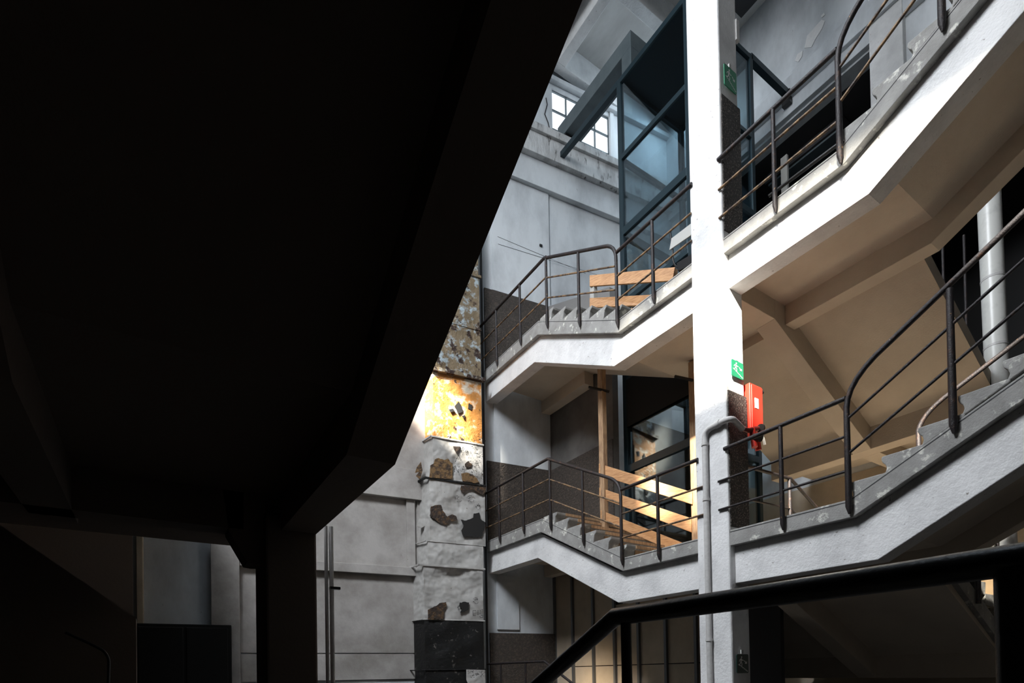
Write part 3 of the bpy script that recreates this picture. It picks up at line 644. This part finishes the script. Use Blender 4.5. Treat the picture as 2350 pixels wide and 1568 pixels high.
patch(R3([(390, 765), (500, 710), (520, 690), (590, 678), (600, 715), (570, 770), (570, 860), (530, 880), (390, 865)]), HOLE)
patch(R3([(740, 685), (800, 675), (845, 685), (840, 760), (790, 790), (745, 800), (765, 760), (735, 720)]), HOLEK)
patch([(1011, 1540), (1071, 1536), (1113, 1538), (1114, 1568), (1080, 1575), (1070, 1556)], DUCTW, -.38) if False else None
pb = MB(); pc = [px_e(x, y, -.388) for x, y in ((1070, 1537), (1113, 1538), (1114, 1580), (1078, 1580), (1070, 1560))]
pb.add(pc, [(0, 1, 2, 3, 4)]); obj('scrap_of_paint', pb, DUCTW, duct)
for pts in ([(1043, 985-60+8), (1052, 921), (1058, 930), (1062, 945), (1051, 950), (1047, 940)], [(1030, 940), (1040, 938), (1044, 944), (1034, 947)], [(1076, 925), (1084, 930), (1082, 942), (1074, 938)], [(1060, 955), (1067, 953), (1066, 961)]):
    patch(pts, HOLEK)
# scratched letters, handprints and pock marks as small raised flakes
mk = MB(); mkw = MB()
def fl(x, y, dx, dy, wd, off=-.384, mb=mk):
    L_ = math.hypot(dx, dy) or 1; nx, ny = -dy/L_*wd/2, dx/L_*wd/2
    q = [(x+nx, y+ny), (x+dx+nx, y+dy+ny), (x+dx-nx, y+dy-ny), (x-nx, y-ny)]
    mb.add([px_e(a, b_, off) for a, b_ in q], [(0, 1, 2, 3)])
def stroke(pts, wd=1.3, dots=True):
    for a, b_ in zip(pts, pts[1:]):
        L_ = math.hypot(b_[0]-a[0], b_[1]-a[1]); n = max(1, int(L_/3.2))
        for i in range(n):
            if rnd.random() < .12: continue
            x = a[0]+(b_[0]-a[0])*i/n; y = a[1]+(b_[1]-a[1])*i/n
            fl(x+rnd.uniform(-.4, .4), y+rnd.uniform(-.4, .4), (b_[0]-a[0])/n*.65, (b_[1]-a[1])/n*.65, wd)
def r2(*p): return R2(p)
stroke(r2((675, 375), (690, 430), (712, 370)), 1.6)
stroke(r2((630, 525), (662, 455), (690, 515))); stroke(r2((640, 495), (680, 495)))
stroke(r2((625, 625), (628, 560), (662, 630), (668, 562)), 1.6)
stroke(r2((695, 625), (712, 565), (732, 620))); stroke(r2((702, 600), (725, 600)))
stroke(R3([(920, 772), (885, 775), (885, 825), (920, 830)])); stroke(R3([(940, 770), (940, 830)])); stroke(R3([(965, 765), (968, 820)])); stroke(R3([(960, 840), (985, 820), (995, 845), (970, 855), (960, 840)])); stroke(R3([(985, 760), (985, 820)]))
def hand(cx, cy, s, rot=0, m=None):
    ang = [-1.25, -.45, -.15, .15, .45]; ln = [6, 8.5, 9.5, 9, 7]
    for a, l in zip(ang, ln):
        a += rot; bx = cx+sin(a)*6*s; by = cy-cos(a)*6*s
        stroke([(bx-1.1*s*cos(a), by-1.1*s*sin(a)), (bx+sin(a)*l*s-1.1*s*cos(a), by-cos(a)*l*s-1.1*s*sin(a))], .8)
        stroke([(bx+1.1*s*cos(a), by+1.1*s*sin(a)), (bx+sin(a)*l*s+1.1*s*cos(a), by-cos(a)*l*s+1.1*s*sin(a))], .8)
    stroke([(cx+5*s*cos(q), cy+5*s*sin(q)) for q in [0, .7, 1.4, 2.1, 2.8, 3.3]], 1)
hand(*R2([(770, 440)])[0], .8, -.9); hand(*R2([(710, 285)])[0], .7, -1.1); hand(*R2([(680, 900)])[0], .95, -1.0); hand(*R2([(795, 905)])[0], .95, -.6); hand(*R2([(860, 985)])[0], .7, .2)
hand(*R3([(925, 680)])[0], .8, -.15); hand(*R3([(745, 745)])[0], .6, -.9)
for i in range(150):
    x, y = R2([(rnd.uniform(760, 930), rnd.uniform(260, 740))])[0]
    if x < 1078+ (1-(y-1000)/110)*10 and rnd.random() < .6: continue
    fl(x, y, rnd.uniform(.8, 2.2), rnd.uniform(-.8, .8), rnd.uniform(.8, 1.8))
for i in range(46):
    x, y = R3([(rnd.uniform(830, 1010), rnd.uniform(1430, 1510))])[0]; fl(x, y, 1.2, .3, 1.2, -.391)
o = obj('scratched_marks', mk, HOLEK, duct, kind='stuff')
tear = MB(); tp = [px_e(x, y, -.20) for x, y in ((957, 1208), (975, 1145), (979, 1205), (967, 1212))]
tear.add(tp+[p+EY*.02 for p in tp], [(0, 1, 2, 3), (4, 7, 6, 5)]); obj('loose_flap', tear, DUCTW, duct)
tl = MB(); tp = [px_e(x, y, -.26) for x, y in ((966, 1060), (957, 1072), (953, 1085), (962, 1083), (955, 1092), (964, 1100), (970, 1080))]
tl.add(tp+[p+EY*.02 for p in tp], [tuple(range(7)), tuple(range(7, 14))[::-1]]); obj('loose_flap', tl, HOLER, duct)

# ------------------------------------------------------------ signs, hydrant, pipes
def sign(x0, x1, zt, zb, green, label, y=3.975, knob=True):
    t = thing('exit_sign', ((x0+x1)/2, y, zb), label, 'sign')
    n = 5; r = .02; pts = []
    for cx, cz, a0 in ((x1-r, zt-r, 0), (x0+r, zt-r, pi/2), (x0+r, zb+r, pi), (x1-r, zb+r, 1.5*pi)):
        for i in range(n+1): a = a0+pi/2*i/n; pts.append((cx+r*cos(a), cz+r*sin(a)))
    obj('plate', MB().prism_y(pts, y, y+.008), green, t)
    W, H = x1-x0, zt-zb
    def q(u, v): return (x0+u*W, zb+v*H)
    pc = MB()
    def s_(pp, wd):
        for (a, b_) in zip(pp, pp[1:]):
            A = q(*a); B_ = q(*b_); d = Vector((B_[0]-A[0], 0, B_[1]-A[1])); L_ = d.length; nrm = Vector((-d.z, 0, d.x))/L_*wd*W/2
            A3 = Vector((A[0], y-.002, A[1])); B3 = Vector((B_[0], y-.002, B_[1]))
            pc.add([A3+nrm, B3+nrm, B3-nrm, A3-nrm], [(0, 1, 2, 3)])
    hd = [(q(.40+.055*cos(a), 0)[0], q(0, .84+.045*sin(a))[1]) for a in [2*pi*i/10 for i in range(10)]]
    pc.add([(a, y-.002, b_) for a, b_ in hd], [tuple(range(10))])
    s_([(.38, .78), (.34, .60)], .10); s_([(.36, .76), (.22, .68), (.20, .60)], .045); s_([(.37, .75), (.50, .66), (.56, .69)], .045)
    s_([(.33, .60), (.43, .50), (.40, .38)], .055); s_([(.33, .60), (.26, .48), (.15, .42)], .055)
    stp = []
    for i in range(7): stp += [(.10+i*.12, .46-i*.06), (.10+i*.12+.12, .46-i*.06)]
    s_(stp[1:] and [p for p in stp], .035)
    s_([(.62, .66), (.82, .52)], .05); s_([(.82, .62), (.83, .51), (.68, .53)], .05)
    obj('pictogram', pc, SIGNW, t)
    if knob: obj('sensor', MB().box((x0+x1)/2-.02, (x0+x1)/2+.02, y+.0, y+.018, zt+.005, zt+.05), GREYP, t)
sign(5.668, 5.90, 7.10, 6.845, SIGN, 'green stair exit sign, highest on the column')
sign(5.682, 5.905, 3.62, 3.425, SIGN, 'green stair exit sign in full sun at mid column')
sign(5.655, 5.875, .185, -.035, SIGNK, 'dark stair exit sign near the foot of the column')
jb = obj('junction_box', MB().box(5.93, 5.99, 3.98, 4.02, 7.55, 7.80), PIPEG, None, .004, None, 'small pale box on the right edge of the column top', 'box')
fh = thing('hydrant_cabinet', (6.12, 4.0, 2.9), 'tall red fire box behind the column above the red valve', 'fire cabinet')
obj('body', MB().box(6.0, 6.24, 3.96, 4.12, 2.86, 3.42), RED, fh, .006)
obj('door', MB().box(6.02, 6.235, 3.948, 3.96, 2.88, 3.40), RED, fh, .004)
obj('notice', MB().box(6.075, 6.145, 3.944, 3.948, 3.13, 3.25), PAPER, fh)
obj('lock', MB().tube([(6.25, 3.97, 3.37), (6.27, 3.97, 3.37)], .02), BLACKR, fh)
vp = thing('riser_pipe', (5.56, 4.28, G), 'grey riser pipe up the column ending in a red valve', 'pipe')
px0 = 5.562
obj('pipe', MB().tube([(px0, 4.275, G), (px0, 4.275, 2.74)]+arc((px0, 4.275, 2.76), (px0, 4.275, 2.86), (px0, 4.18, 2.865))+[(px0, 4.03, 2.875)]+arc((px0, 4.0, 2.875), (px0, 3.93, 2.875), (px0+.06, 3.925, 2.87))+[(5.74, 3.93, 2.83), (5.80, 3.93, 2.80)], .034, 14), PIPEG, vp)
for z in (2.68, 2.02, .35): obj('clamp', MB().tube([(px0, 4.275, z), (px0, 4.275, z+.03)], .042, 14), PIPEG, vp)
obj('coupling', MB().tube([(px0, 4.12, 2.867), (px0, 4.06, 2.872)], .042, 14), PIPEG, vp)
obj('valve_body', MB().tube([(5.78, 3.93, 2.80), (5.90, 3.93, 2.81), (6.08, 3.92, 2.87)], .03, 12), DKRED, vp)
obj('valve_body', MB().tube([(5.98, 3.93, 2.85), (5.98, 3.90, 2.62)], .034, 12), RED, vp)
obj('outlet', MB().tube([(5.98, 3.91, 2.74), (5.98, 3.82, 2.70)], .045, 14), BLACKR, vp)
obj('hand_wheel', MB().tube([(6.10, 3.90, 2.87), (6.12, 3.90, 2.875)], .05, 14), BLACKR, vp)
obj('hose_coupling', MB().tube([(6.06, 3.93, 2.80), (6.10, 3.93, 2.62)], .035, 12), RED, vp)
obj('tag', MB().add([(6.15, 3.90, 2.86), (6.21, 3.90, 2.70), (6.15, 3.90, 2.68), (6.12, 3.9, 2.80)], [(0, 1, 2, 3)]), PAPER, vp)
wp = thing('drain_pipe', (9.3, 2.5, G), 'wide white drain pipe in the dark at the right edge', 'pipe')
pa = px_x(2270, 450, 9.3); pb_ = px_x(2318, 1230, 9.3)
obj('pipe', MB().tube([(9.3, pa[1]+.02, 7.5), (9.3, pb_[1], G)], .125, 24), PIPEW, wp)
for zz in (5.05, 4.15, 2.3):
    yy = pb_[1]+(pa[1]+.02-pb_[1])*(zz-G)/(7.5-G); obj('band', MB().tube([(9.3, yy, zz), (9.3, yy, zz+.03)], .129, 24), PIPEG, wp)
